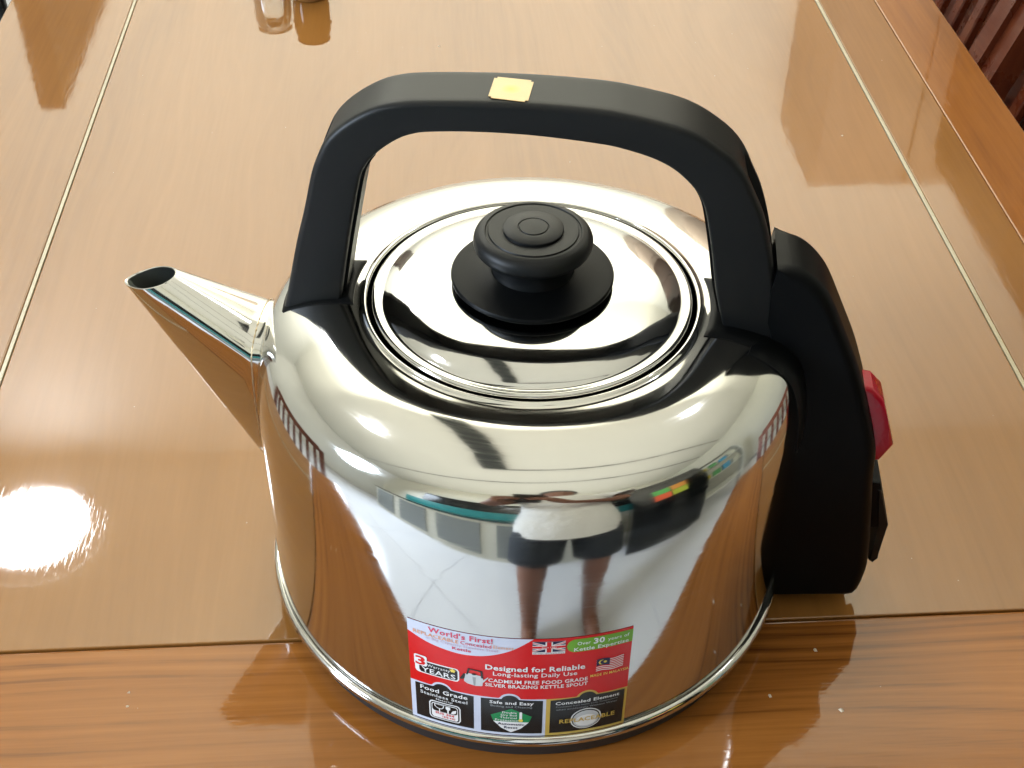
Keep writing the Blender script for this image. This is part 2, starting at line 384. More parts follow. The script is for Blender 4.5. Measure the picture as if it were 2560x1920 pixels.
o = box('backsplash', -2.3, 1.3, -0.012, 0.012, 0.0, 0.36, TEAL, None, 0.002); at(o, 0.2, -1.87, FL+0.76)
o['label'] = 'teal tiled splashback above the counter, mirrored in the kettle'; o['category'] = 'splashback'
t = empty('fridge', T(0.96, -0.90, FL), 'black fridge with coloured magnets mirrored on the right of the kettle', 'fridge', rz=PSI+0.5)
box('fridge_body', -0.34, 0.40, -0.6, 0.0, 0.0, 1.60, BLACKG, t, 0.01)
box('fridge_door', -0.34, 0.40, 0.002, 0.03, 0.5, 1.59, BLACKG, t, 0.006)
for k, cc in enumerate([(0.9, 0.12, 0.04), (0.5, 0.6, 0.05), (0.1, 0.5, 0.1), (0.9, 0.35, 0.05)]):
    box('fridge_magnet', -0.16+0.16*(k % 2), -0.01+0.16*(k % 2), 0.0305, 0.036, 0.80+0.19*(k//2), 0.98+0.19*(k//2), mat('magnet_colour_%s' % 'abcd'[k], cc, 0.4), t, 0.003)
for n_, x_, c_ in (('teal', -1.95, (0.03, 0.45, 0.33)), ('blue', 2.05, (0.05, 0.12, 0.5))):
    pass
t = empty('shelf_rack', T(1.42, -0.55, FL), 'tall cream shelf with yellow and green packets beside the black fridge', 'shelf', rz=PSI+1.1)
box('shelf_side', -0.3, -0.28, -0.25, 0.0, 0, 1.5, FRAME, t, 0.002); box('shelf_side', 0.28, 0.3, -0.25, 0.0, 0, 1.5, FRAME, t, 0.002)
for k in range(4): box('shelf_board', -0.279, 0.279, -0.25, 0.0, 0.3+0.38*k, 0.32+0.38*k, FRAME, t, 0.002)
for k in range(8):
    cc = [(0.6, 0.5, 0.05), (0.1, 0.35, 0.12), (0.05, 0.3, 0.5), (0.5, 0.5, 0.4)][k % 4]
    m_ = mat('packet_colour_%s' % 'abcdefgh'[k], cc, 0.5)
    o = box('packet', -0.05, 0.05, -0.05, 0.05, 0, 0.16+0.02*(k % 3), m_, None, 0.004)
    at(o, 0, 0, 0); lp = Matrix.Rotation(PSI+1.1, 4, 'Z') @ Vector((-0.2+0.13*(k % 4), -0.1, 0.3+0.02+0.38*(1+k//4)))
    o.location = T(1.42, -0.55, FL)+lp; o.rotation_euler = (0, 0, PSI+1.1)
    o['label'] = '%s packet standing on the %s board of the cream shelf' % (['yellow', 'green', 'blue', 'beige'][k % 4], ['middle', 'upper'][k//4]); o['category'] = 'packet'; o['group'] = 'packets on the cream shelf'

# ------------------------------------------------------------------ slatted chairs round the table
def make_chair(label):
    """local: seat towards -x, backrest leaning to +x; origin on the floor under the backrest"""
    t = empty('slatted_chair', (0, 0, 0), label, 'chair', 'dark slatted dining chairs')
    W2 = 0.20
    def lean(z): return 0.0+max(0, z-0.40)*0.34
    for s in (-1, 1):
        bm = bmesh.new(); zz = [0, 0.38, 0.40, 0.72, 0.78]
        prev = None
        for z in zz:
            x = lean(z); q = [bm.verts.new((x+a*0.016, s*W2+b*0.016, z)) for a, b in ((-1, -1), (1, -1), (1, 1), (-1, 1))]
            if prev:
                for i in range(4): bm.faces.new((prev[i], prev[(i+1) % 4], q[(i+1) % 4], q[i]))
            else: bm.faces.new(q[::-1])
            prev = q
        bm.faces.new(prev); from_bm('back_post', bm, DARKWOOD, t)
        box('leg', -0.385, -0.352, s*W2-0.016, s*W2+0.016, 0, 0.36, DARKWOOD, t, 0.003)
    for z0_, z1_ in ((0.28, 0.32), (0.735, 0.80)):
        bm = bmesh.new(); box_bm(bm, -0.011, 0.011, -W2+0.0165, W2-0.0165, z0_, z1_, 0.003, 2)
        for v in bm.verts: v.co.x += lean(v.co.z)
        from_bm('back_rail', bm, DARKWOOD, t)
    bm = bmesh.new(); box_bm(bm, 0.0175, 0.0225, -W2-0.016, W2+0.016, 0.1205, 0.7345)
    for v in bm.verts: v.co.x += lean(v.co.z)
    from_bm('back_panel', bm, DARKWOOD, t)
    n = 7
    for k in range(n):
        y = -W2+0.02+(2*W2-0.04)*(k+0.5)/n
        bm = bmesh.new(); box_bm(bm, -0.006, 0.006, y-0.0105, y+0.0105, 0.3205, 0.7345, 0.002, 1)
        for v in bm.verts: v.co.x += lean(v.co.z)
        from_bm('back_slat', bm, DARKWOOD, t)
    box('seat', -0.39, -0.02, -W2-0.01, W2+0.01, 0.361, 0.39, DARKWOOD, t, 0.006, 2)
    return t
ch = make_chair('dark red slatted chair past the right edge of the table, at the top right corner')
ch.location = T(0.622, 1.235, FL); ch.rotation_euler = (0, 0, PSI)
dup(ch, None, T(0.630, 0.803, FL), PSI, 'dark red slatted chair past the right table edge, nearer of the two by the corner')
dup(ch, None, T(0.60, 0.15, FL), PSI, 'dark red slatted chair beside the kettle, at the right side of the table')
dup(ch, None, T(-0.60, 0.10, FL), PSI+pi, 'dark red slatted chair beside the spout, at the left side of the table')
for c_ in list(C.objects):
    if c_.name.startswith('back_panel') and c_.parent is not None and c_.parent.location.y < 0.45: bpy.data.objects.remove(c_)
t = empty('stool', T(-0.66, 1.30, FL), 'black round stool beyond the left edge of the table, at the top left corner', 'stool')
v, f = lathe([(0.001, 0.50), (0.15, 0.50), (0.165, 0.49), (0.165, 0.47), (0.15, 0.46), (0.001, 0.46)], 40); obj('seat', v, f, BLACKG, t, 30)
for k in range(4):
    a = pi/4+k*pi/2; v, f = tube([(0.13*cos(a), 0.13*sin(a), 0.465), (0.17*cos(a), 0.17*sin(a), 0)], 0.011, 10); obj('leg', v, f, BLACKG, t, 40)

# ------------------------------------------------------------------ the person holding the camera (mirrored in the kettle)
SKIN = mat('skin', (0.24, 0.105, 0.062), 0.5, noise=(20, 0.1)); SHIRT = mat('white_cotton', (0.72, 0.72, 0.70), 0.8, bump=(12, 0.02))
SHORTS = mat('dark_navy_cloth', (0.02, 0.026, 0.035), 0.8, bump=(20, 0.01)); HAIR = mat('black_hair', (0.01, 0.009, 0.008), 0.5)
person = empty('person', T(0.12, -0.74, FL), 'standing person in white t-shirt and dark shorts holding the camera, mirrored in the kettle', 'person', rz=PSI)
def skinned(name, verts, edges, radii, m, parent, root=0, sub=2):
    me = bpy.data.meshes.new(name); me.from_pydata(verts, edges, []); o = bpy.data.objects.new(name, me); C.objects.link(o)
    sk = o.modifiers.new('skin', 'SKIN'); sk.use_smooth_shade = True
    for i, r in enumerate(radii):
        d = me.skin_vertices[0].data[i]; d.radius = (r, r) if not isinstance(r, tuple) else r; d.use_root = (i == root)
    s = o.modifiers.new('sub', 'SUBSURF'); s.levels = s.render_levels = sub
    dg = bpy.context.evaluated_depsgraph_get(); me2 = bpy.data.meshes.new_from_object(o.evaluated_get(dg))
    bpy.data.objects.remove(o); 
    o2 = link(name, me2, None, parent); me2.materials.clear(); me2.materials.append(m)
    for p in me2.polygons: p.use_smooth = True
    return o2
V, Ed, R = [], [], []
def add(p, r, to=None):
    V.append(p); R.append(r)
    if to is not None: Ed.append((to, len(V)-1))
    return len(V)-1
pel = add((0, 0, 0.68), (0.12, 0.08)); wa = add((0, 0, 0.82), (0.105, 0.075), pel); chs = add((0, 0.01, 0.98), (0.125, 0.085), wa)
nb = add((0, 0.0, 1.10), 0.055, chs); nk = add((0, 0.01, 1.15), 0.045, nb)
h1 = add((0, 0.02, 1.20), 0.062, nk); h2 = add((0, 0.015, 1.27), 0.078, h1); h3 = add((0, 0.0, 1.34), 0.06, h2)
fingers_at = []
for s in (-1, 1):
    hp = add((s*0.078, 0, 0.64), 0.078, pel); kn = add((s*0.108, 0.02, 0.35), 0.058, hp); cf = add((s*0.115, 0.0, 0.24), 0.058, kn); an = add((s*0.118, -0.01, 0.07), 0.038, cf)
    he = add((s*0.115, 0.0, 0.03), 0.032, an); to_ = add((s*0.13, 0.12, 0.022), (0.032, 0.02), he)
    sh = add((s*0.155, 0, 1.06), 0.048, chs); el = add((s*0.22-0.03, 0.07, 0.83), 0.034, sh); wr = add((s*0.08-0.11, 0.20, 0.83), 0.022, el)
    pm = add((s*0.060-0.125, 0.225, 0.865), (0.030, 0.016), wr)
    for k in range(4):
        b0 = Vector((s*0.053-0.125, 0.235, 0.875+(k-1.5)*0.014)); l = [0.026, 0.03, 0.028, 0.022][k]
        a1 = add(tuple(b0), 0.0075, pm); a2 = add(tuple(b0+Vector((-s*l, 0.010, 0.004))), 0.007, a1); add(tuple(b0+Vector((-s*l*1.7, -0.004, 0.006))), 0.006, a2)
    t1 = add((s*0.055-0.125, 0.215, 0.905), 0.0085, pm); add((s*0.035-0.125, 0.205, 0.92), 0.007, t1)
skinned('body', V, Ed, R, SKIN, person)
def loft(name, secs, m, parent, smooth=60, cap=False):
    n = 28; v, f = [], []
    for (cx, cy, cz, rx, ry) in secs:
        for i in range(n): a = 2*pi*i/n; v.append((cx+rx*cos(a), cy+ry*sin(a), cz))
    for j in range(len(secs)-1):
        for i in range(n): f.append((j*n+i, j*n+(i+1) % n, (j+1)*n+(i+1) % n, (j+1)*n+i))
    if cap: f.append(tuple((len(secs)-1)*n+i for i in range(n)))
    return obj(name, v, f, m, parent, smooth)
person.scale = (1.35, 1.35, 1.35)
loft('shirt', [(0, 0, 0.50, 0.180, 0.132), (0, 0, 0.58, 0.176, 0.128), (0, 0, 0.75, 0.155, 0.108), (0, 0, 0.9, 0.155, 0.105), (0, 0.0, 1.0, 0.175, 0.105), (0, 0, 1.07, 0.165, 0.085), (0, 0, 1.115, 0.07, 0.06)], SHIRT, person)
for s in (-1, 1):
    a, b = Vector((s*0.14, 0, 1.065)), Vector((s*0.195, 0.09, 0.93)); v, f = tube([a, (a+b)/2, b], [0.06, 0.058, 0.06], 16, False); obj('sleeve', v, f, SHIRT, person, 60)
    loft('shorts_leg', [(s*0.105, 0.015, 0.34, 0.088, 0.088), (s*0.095, 0.01, 0.48, 0.092, 0.09), (s*0.070, 0, 0.66, 0.072, 0.09)], SHORTS, person)
v, f = lathe([(0.001, 0.165), (0.05, 0.15), (0.083, 0.10), (0.09, 0.05), (0.085, 0.02)], 24)
obj('hair', [(x*0.98, y*1.05-0.012, z+1.235) for x, y, z in v], f, HAIR, person, 60)
ph = box('phone', -0.04, 0.04, -0.004, 0.004, -0.075, 0.075, BLACKG, None, 0.003)
ph.location = Vector((-0.004, -0.425, 0.462)); ph.rotation_euler = (-(pi/2-(pi/2-PITCH))+0.0, 0, 0)
ph['label'] = 'black phone held by the person above the kettle'; ph['category'] = 'phone'

# ------------------------------------------------------------------ table
TH = 0.03
table = empty('table', T(0, 0.7, FL), 'long varnished brown wooden table the kettle stands on', 'table', rz=PSI)
def plank(name, x0_, x1_, y0_, y1_, m, ztop=0.0, zbot=-TH, bev=0.0006, label=None):
    ox, oy = (x0_+x1_)/2, (y0_+y1_)/2
    bm = bmesh.new(); box_bm(bm, x0_-ox, x1_-ox, y0_-oy, y1_-oy, zbot, ztop, bev, 2)
    o = from_bm(name, bm, m, table)
    o.location = (ox, oy-0.7, -FL)
    if label: o['label'] = label
    return o
YF, YJ, YE = -0.128, -0.0432, 2.0
plank('center_panel', -0.2617, 0.2652, YJ+0.0004, YE, WOOD_C, 0.0, label='pale brown centre panel')
plank('side_plank', -0.3590, -0.2648, YJ+0.0004, YE, WOOD_C, 0.0, bev=0.0012)
plank('side_plank', 0.2683, 0.3118, YJ+0.0004, YE, WOOD_C, 0.0)
plank('side_plank', 0.3121, 0.3590, YJ+0.0004, YE, WOOD_S, 0.0, bev=0.0012, label='orange brown edge plank')
plank('front_plank', -0.3590, 0.3590, YF, YJ-0.0004, WOOD_F, 0.0, bev=0.0015, label='front plank with dark grain running across')
plank('inlay_strip', -0.2643, -0.2621, YJ+0.0004, YE, INLAY, 0.0003, -0.01, 0.0003)
plank('inlay_strip', 0.2656, 0.2679, YJ+0.0004, YE, INLAY, 0.0003, -0.01, 0.0003)
box('apron', -0.32, 0.32, YF+0.03-0.7, YE-0.05-0.7, -FL-0.11, -FL-TH-0.001, DARKWOOD, table, 0.002)
for sx in (-1, 1):
    for yy in (YF+0.06-0.7, YE-0.1-0.7): box('leg', sx*0.30-0.03, sx*0.30+0.03, yy-0.03, yy+0.03, 0, -FL-0.111, DARKWOOD, table, 0.004)

# crumbs and dust flecks lying on the varnish
CR = mat('pale_crumb', (0.6, 0.5, 0.38), 0.6, noise=(300, 0.3))
rnd = random.Random(5); v, f = [], []
spots = [(-0.166, -0.0665), (-0.1655, -0.0735), (0.094, -0.0820), (0.118, -0.0600), (0.1215, -0.0905), (-0.03, 0.50), (-0.06, 0.40), (0.235, 0.36)]
spots += [(rnd.uniform(-0.24, 0.30), rnd.uniform(-0.118, 0.55)) for _ in range(46)]
for i, (cx, cy) in enumerate(spots):
    if math.hypot(cx, cy) < 0.115: continue
    r_ = rnd.uniform(0.0005, 0.0011) if i < 8 else rnd.uniform(0.00012, 0.00035); b0 = len(v); p_ = T(cx, cy, 0)
    for q in range(5): a = 2*pi*q/5+rnd.random(); v.append((p_.x+r_*cos(a)*rnd.uniform(.5, 1.4), p_.y+r_*sin(a), 0.00005))
    v.append((p_.x, p_.y, 0.00005+r_*0.7))
    for q in range(5): f.append((b0+q, b0+(q+1) % 5, b0+5))
crumbs = obj('crumbs', v, f, CR); crumbs['kind'] = 'stuff'; crumbs['label'] = 'tiny pale crumbs and dust flecks scattered on the table'; crumbs['category'] = 'crumbs'

# ------------------------------------------------------------------ glass jars at the far end of the table
GLASS = bpy.data.materials.new('clear_glass'); nt, N, L, b = nodes_of(GLASS)
b.inputs['Transmission Weight'].default_value = 1; b.inputs['Roughness'].default_value = 0.02; b.inputs['IOR'].default_value = 1.45
b.inputs['Base Color'].default_value = (0.95, 0.96, 0.95, 1)
def jar(px, py, r, h, label, m):
    t = empty('glass_jar', (px, py, 0.0006), label, 'glass jar', 'glass jars at the far end of the table')
    prof = [(0.001, 0.004), (r*0.80, 0.004), (r*0.90, 0.008), (r*0.92, h*0.8), (r*0.80, h), (r*0.86, h), (r, h*0.82), (r, 0.006), (r*0.93, 0.0), (0.001, 0.0)]
    v, f = lathe(prof, 48); obj('jar_glass', v, f, m, t, 35)
    v, f = lathe([(r*0.9, h+0.0005), (r*0.92, h+0.002), (r*0.5, h+0.0035), (0.001, h+0.004)], 32); obj('jar_lid', v, f, m, t, 30)
    for k in range(10):
        a = 2*pi*k/10
        v, f = lathe([(0.001, 0.0022), (0.0015, 0.0016), (0.0022, 0.0)], 8)
        obj('glass_bead', [(r*cos(a)+x*0.6, r*sin(a)+y*0.6, 0.02+z) for x, y, z in v], f, m, t, 60)
    return t
AMBER = mat('amber_filled_jar', (0.22, 0.10, 0.03), 0.08, ior=1.5, noise=(40, 0.2))
JARS = [((-0.2055, 0.5960), 0.0150), ((-0.1722, 0.5790), 0.0143)]
jar(*JARS[0][0], JARS[0][1], 0.032, 'clear glass jar at the far end of the table, left one of two', GLASS)
jar(*JARS[1][0], JARS[1][1], 0.033, 'glass jar with brown contents at the far end of the table, right one of two', AMBER)

# ------------------------------------------------------------------ kettle
kettle = empty('kettle', (0, 0, 0), 'polished stainless steel electric kettle with black handle standing on the table', 'kettle')
PHI = radians(-5)
def A(u, n, z): return Vector((u*cos(PHI)-n*sin(PHI), u*sin(PHI)+n*cos(PHI), z))
wall = [(0.1060, 0.0186), (0.1076, 0.0190), (0.1080, 0.0215), (0.1080, 0.05), (0.1080, 0.075), (0.1078, 0.095)]
sh_ = sp2([(0.1076, 0.100), (0.1071, 0.108), (0.1062, 0.116), (0.1046, 0.124), (0.1020, 0.1313), (0.0985, 0.1362), (0.0930, 0.1401), (0.0860, 0.1430), (0.0800, 0.1447), (0.0750, 0.14555), (0.0700, 0.14595), (0.0660, 0.1461)], 8)
ringp = sp2([(0.0645, 0.14625), (0.0638, 0.1468), (0.0631, 0.1470), (0.0625, 0.1467), (0.0621, 0.1460), (0.0620, 0.1450)], 4)+[(0.0614, 0.130)]
prof = sp2(wall, 3)[:-1]+sh_+ringp
v, f = lathe(prof, 256); body = obj('body', v, f, STEEL, kettle, 50)
# rolled seam at the foot and the black base
prof = [(0.1060, 0.0174), (0.1072, 0.0176)]+[(0.1084+0.0021*cos(a), 0.0148+0.0026*sin(a)) for a in [radians(100-12*i) for i in range(17)]]+[(0.1068, 0.0119), (0.1060, 0.0117)]
v, f = lathe(prof, 256); obj('base_rim', v, f, STEEL, kettle, 60)
v, f = lathe([(0.1062, 0.0118), (0.1062, 0.0092), (0.1055, 0.0014), (0.1047, 0.0004), (0.090, 0.0004), (0.088, 0.004), (0.001, 0.004)], 192); obj('base', v, f, BASEBLK, kettle, 30)

v, f = lathe([(0.1058, 0.0172), (0.1070, 0.0174), (0.1070, 0.0188), (0.1058, 0.0190)], 192); obj('seam_gap_shade', v, f, BASEBLK, kettle, 30)  # black ring put in as the shade of the gap above the bead

# lid
lp = [(0.0585, 0.1440), (0.0604, 0.1455)]+sp2([(0.0606, 0.1462), (0.0603, 0.1469), (0.0595, 0.1473), (0.0586, 0.1473), (0.0577, 0.1471), (0.0568, 0.1471)], 5)
lp += sp2([(0.0560, 0.1473), (0.0545, 0.1481), (0.0515, 0.1494), (0.0470, 0.1508), (0.0420, 0.1517), (0.0360, 0.1524), (0.0300, 0.1528), (0.0200, 0.1530)], 6)+[(0.001, 0.1531)]
v, f = lathe(lp, 224); lid = obj('lid', v, f, STEEL2, kettle, 50)
v, f = lathe([(0.0255, 0.1532), (0.0262, 0.1545), (0.0300, 0.1548), (0.0305, 0.1554), (0.0305, 0.1562), (0.0300, 0.1568), (0.0270, 0.1573), (0.0165, 0.1576), (0.0155, 0.1582)], 128)
obj('knob_flange', v, f, BAKE_S, lid, 40)
kn = [(0.0152, 0.1578), (0.0147, 0.1600), (0.0150, 0.1640), (0.0162, 0.1665)]
kn += sp2([(0.0195, 0.1672), (0.0214, 0.1686), (0.0221, 0.1705), (0.0217, 0.1727), (0.0203, 0.1743), (0.0182, 0.1751)], 5)
kn += [(0.0178, 0.1751), (0.0175, 0.1747), (0.0168, 0.1747), (0.0165, 0.1752), (0.0140, 0.1753), (0.0115, 0.1752), (0.0112, 0.1752), (0.0111, 0.1761), (0.0107, 0.1764), (0.0058, 0.1766), (0.0056, 0.1763), (0.0053, 0.1763), (0.0051, 0.1767), (0.0020, 0.1769), (0.00002, 0.1769)]
v, f = lathe(kn, 128); obj('lid_knob', v, f, BAKE, lid, 35)

# handle
outer = [(-0.0945, 0.1370), (-0.0909, 0.1504), (-0.0861, 0.1697), (-0.0818, 0.1847), (-0.0778, 0.2000), (-0.0747, 0.208), (-0.0721, 0.2131), (-0.0686, 0.2175), (-0.0634, 0.222), (-0.0568, 0.2263), (-0.0504, 0.229), (-0.0409, 0.2308), (-0.0202, 0.2321), (0.0, 0.2325), (0.022, 0.2318), (0.0348, 0.2301), (0.0477, 0.2274), (0.0556, 0.2243), (0.0624, 0.2201), (0.068, 0.2156), (0.0725, 0.21), (0.0759, 0.2034), (0.0804, 0.1943), (0.0850, 0.1802), (0.0886, 0.1637), (0.0914, 0.1454), (0.0920, 0.140)]
inner = [(-0.0725, 0.1400), (-0.0714, 0.1449), (-0.0675, 0.1664), (-0.064, 0.1835), (-0.0607, 0.1985), (-0.0588, 0.2036), (-0.0558, 0.2082), (-0.0513, 0.2127), (-0.0457, 0.2167), (-0.0414, 0.2186), (-0.0361, 0.2198), (-0.0203, 0.2209), (0.0, 0.2209), (0.0227, 0.2192), (0.0324, 0.2174), (0.041, 0.2148), (0.0477, 0.2114), (0.0527, 0.2072), (0.0571, 0.2020), (0.0604, 0.1950), (0.0642, 0.1785), (0.0674, 0.1618), (0.0712, 0.1480), (0.0725, 0.143)]
def resample(pts, n):
    s = sp2(pts, 6); d = [0]
    for i in range(1, len(s)): d.append(d[-1]+math.hypot(s[i][0]-s[i-1][0], s[i][1]-s[i-1][1]))
    out, j = [], 0
    for k in range(n):
        t_ = d[-1]*k/(n-1)
        while j < len(d)-2 and d[j+1] < t_: j += 1
        w = (t_-d[j])/(d[j+1]-d[j]); out.append((s[j][0]*(1-w)+s[j+1][0]*w, s[j][1]*(1-w)+s[j+1][1]*w))
    return out
NS = 120
# pair outer and inner by their angle about the arch centre
def by_angle(pts, n):
    s = sp2(pts, 10); c0 = (0.0, 0.165)
    an = [math.atan2(p[1]-c0[1], (p[0]-c0[0])*1.1) for p in s]
    return s, an
O_ = resample(outer, NS); I_ = resample(inner, NS)
HC, HW = -0.0006, 0.0119
def handle_section(o, i, g):
    """ring of points; a: inner(-1)..outer(+1), b: -1..1 across the width"""
    th = math.hypot(o[0]-i[0], o[1]-i[1]); rc, ri = 0.0024, 0.0013
    pts = []
    def corner(ca, cb, r, a0):
        for k in range(5):
            w = radians(a0+22.5*k); pts.append((ca+r*cos(w), cb+r*sin(w)))
    H = HW
    corner(th-rc, H-rc, rc, 0+0)
    pts = pts[::-1]; pts = []
    # start on the outer side, go round counter-clockwise in (a,b)
    for b_, dg in ((-0.0076, 0), (-0.0068, g), (0.0, g), (0.0068, g), (0.0076, 0)): pts.append((th-dg, b_))
    corner(th-rc, H-rc, rc, 0)
    corner(ri, H-ri, ri, 90)
    corner(ri, -H+ri, ri, 180)
    corner(th-rc, -H+rc, rc, 270)
    out = []
    ux, uz = (o[0]-i[0])/th, (o[1]-i[1])/th
    for a_, b_ in pts: out.append(A(i[0]+ux*a_, HC+b_, i[1]+uz*a_))
    return out
v, f = [], []
for k in range(NS):
    o, i = O_[k], I_[k]
    g = 0.004*min(1, max(0, (0.2135-o[1])/0.02))
    v += handle_section(o, i, g)
m_ = len(v)//NS
for k in range(NS-1):
    for q in range(m_): f.append((k*m_+q, k*m_+(q+1) % m_, (k+1)*m_+(q+1) % m_, (k+1)*m_+q))
f.append(tuple(range(m_))[::-1]); f.append(tuple((NS-1)*m_+q for q in range(m_)))
handle = obj('handle', v, f, BAKE, kettle, 40)
# thin insert strips down the inner side of each leg
for s_, rng in ((-1, range(3, 34)), (1, range(NS-36, NS-3))):
    v, f = [], []
    for k in rng:
        o, i = O_[k], I_[k]; th = math.hypot(o[0]-i[0], o[1]-i[1]); ux, uz = (o[0]-i[0])/th, (o[1]-i[1])/th
        for a_, b_ in ((-0.0012, -0.0070), (-0.0012, 0.0070), (0.0004, 0.0070), (0.0004, -0.0070)): v.append(A(i[0]+ux*a_, HC+b_, i[1]+uz*a_))
    n_ = len(v)//4
    for k in range(n_-1):
        for q in range(4): f.append((k*4+q, k*4+(q+1) % 4, (k+1)*4+(q+1) % 4, (k+1)*4+q))
    f.append((3, 2, 1, 0)); f.append(tuple((n_-1)*4+q for q in range(4)))
    obj('leg_insert', v, f, BAKE_S, handle, 30)
# gold sticker on the top of the handle
GOLD = bpy.data.materials.new('gold_sticker'); nt, N, L, b = nodes_of(GOLD)
tc = N.new('ShaderNodeTexCoord'); gr = N.new('ShaderNodeTexGradient'); gr.gradient_type = 'SPHERICAL'
mp = N.new('ShaderNodeMapping'); mp.inputs['Location'].default_value = (8.6*0.0078/0.0078*0.0, 0, 0); L.new(tc.outputs['Generated'], mp.inputs['Vector'])
mp.inputs['Location'].default_value = (-0.5*4.2, -0.5*5.0, 0); mp.inputs['Scale'].default_value = (4.2, 5.0, 0)
L.new(mp.outputs[0], gr.inputs[0]); rp = N.new('ShaderNodeValToRGB'); L.new(gr.outputs['Fac'], rp.inputs[0])
e = rp.color_ramp.elements; e[0].position = 0.0; e[0].color = (0.66, 0.43, 0.17, 1); e[1].position = 0.9; e[1].color = (0.45, 0.62, 0.03, 1)
L.new(rp.outputs[0], b.inputs['Base Color']); b.inputs['Roughness'].default_value = 0.35; b.inputs['Specular IOR Level'].default_value = 0.8
bm = bmesh.new(); qs = []
for x_, y_ in ((-0.0163, -0.0076), (-0.0030, -0.0104), (-0.0009, 0.0045), (-0.0143, 0.0070)):
    qs.append(bm.verts.new((x_, y_, 0.23262)))
bm.faces.new(qs); bmesh.ops.bevel(bm, geom=list(bm.verts), offset=0.001, segments=2, affect='VERTICES')
r_ = bmesh.ops.extrude_face_region(bm, geom=list(bm.faces)); 
for v_ in [x for x in r_['geom'] if isinstance(x, bmesh.types.BMVert)]: v_.co.z += 0.00018
from_bm('gold_sticker', bm, GOLD, handle)

# mounts under the handle feet, following the shoulder
def patch(name, s0, s1, azf, off, m, parent, n1=26, n2=24):
    """plate lying on the body surface between profile samples s0..s1 (index into shoulder profile)"""
    P2 = sh_; v, f = [], []
    def prof_at(s):
        i = min(int(s), len(P2)-2); w = s-i; r = P2[i][0]*(1-w)+P2[i+1][0]*w; z = P2[i][1]*(1-w)+P2[i+1][1]*w
        dr, dz = P2[i+1][0]-P2[i][0], P2[i+1][1]-P2[i][1]; l = math.hypot(dr, dz); return r, z, dz/l, -dr/l
    for layer in (0, 1):
        for i in range(n1+1):
            t = i/n1; s = s0+(s1-s0)*t; r, z, nr_, nz_ = prof_at(s); a0_, a1_ = azf(t)
            for j in range(n2+1):
                q = j/n2; a = radians(a0_+(a1_-a0_)*q)+PHI
                e_ = min(1, min(t, 1-t)*n1/1.5, min(q, 1-q)*n2/1.5)
                h = off*(0.35+0.65*e_) if layer else -0.0005
                v.append(((r+nr_*h)*cos(a), (r+nr_*h)*sin(a), z+nz_*h))
    K = (n1+1)*(n2+1); g = lambda l, i, j: l*K+i*(n2+1)+j
    for i in range(n1):
        for j in range(n2):
            f.append((g(1, i, j), g(1, i+1, j), g(1, i+1, j+1), g(1, i, j+1))); f.append((g(0, i, j), g(0, i, j+1), g(0, i+1, j+1), g(0, i+1, j)))
    for i in range(n1):
        f.append((g(0, i, 0), g(0, i+1, 0), g(1, i+1, 0), g(1, i, 0))); f.append((g(0, i+1, n2), g(0, i, n2), g(1, i, n2), g(1, i+1, n2)))
    for j in range(n2):
        f.append((g(0, 0, j+1), g(0, 0, j), g(1, 0, j), g(1, 0, j+1))); f.append((g(0, n1, j), g(0, n1, j+1), g(1, n1, j+1), g(1, n1, j)))
    return obj(name, v, f, m, parent, 40)
NSH = len(sh_)-1
patch('handle_mount', NSH*0.52, NSH*0.97, lambda t: (180-8-4*t, 180+8+4*t), 0.0012, BAKE_S, kettle)
patch('handle_mount', NSH*0.42, NSH*0.97, lambda t: (-13-3*t*t, 12+3*t*t), 0.0012, BAKE_S, kettle)

# control box at the right
prof = sp2([(0.0880, 0.1735), (0.0935, 0.1733), (0.0990, 0.1712), (0.1045, 0.1665), (0.1100, 0.1590), (0.1175, 0.1440), (0.1250, 0.1280), (0.1322, 0.1085), (0.1378, 0.0900), (0.1392, 0.0760), (0.1430, 0.0500), (0.1455, 0.0280), (0.1450, 0.0170)], 4)
prof += [(0.1442, 0.0122), (0.1428, 0.0094), (0.1395, 0.0080), (0.1060, 0.0040), (0.1000, 0.0400), (0.0990, 0.1250), (0.0900, 0.1400), (0.0875, 0.1500), (0.0870, 0.1650)]
def half(u, z): return 0.0138+0.0045*min(1, max(0, (0.150-z)/0.13))
cbox = round_extrude('control_box', prof, half, 0.0009, 0.0048, BAKE_S, kettle)
# shoulder bracket of the box
patch('box_bracket', 0, NSH*0.66, lambda t: (-15-1.5*t, 15), 0.0014, BAKE_S, kettle)
sw = extrude_poly('red_switch', [(0.1240, 0.1190), (0.1320, 0.1178), (0.1368, 0.1130), (0.1400, 0.1040), (0.1450, 0.0900), (0.1412, 0.0812), (0.1300, 0.0790)], -0.0085, 0.0045, RED, cbox, A, 0.0020, 4)
for k in range(6):
    for j in (-1, 0, 1):
        pass
so = extrude_poly('power_socket', [(0.1360, 0.0700), (0.1440, 0.0690), (0.1500, 0.0500), (0.1498, 0.0440), (0.1380, 0.0420)], -0.0085, 0.0070, BAKE_S, cbox, A, 0.001, 2)
extrude_poly('socket_flap', [(0.1430, 0.0660), (0.1448, 0.0655), (0.1512, 0.0460), (0.1504, 0.0300), (0.1508, 0.0255), (0.1490, 0.0225), (0.1470, 0.0240), (0.1482, 0.0440)], -0.0090, 0.0075, BAKE, cbox, A, 0.0007, 2)

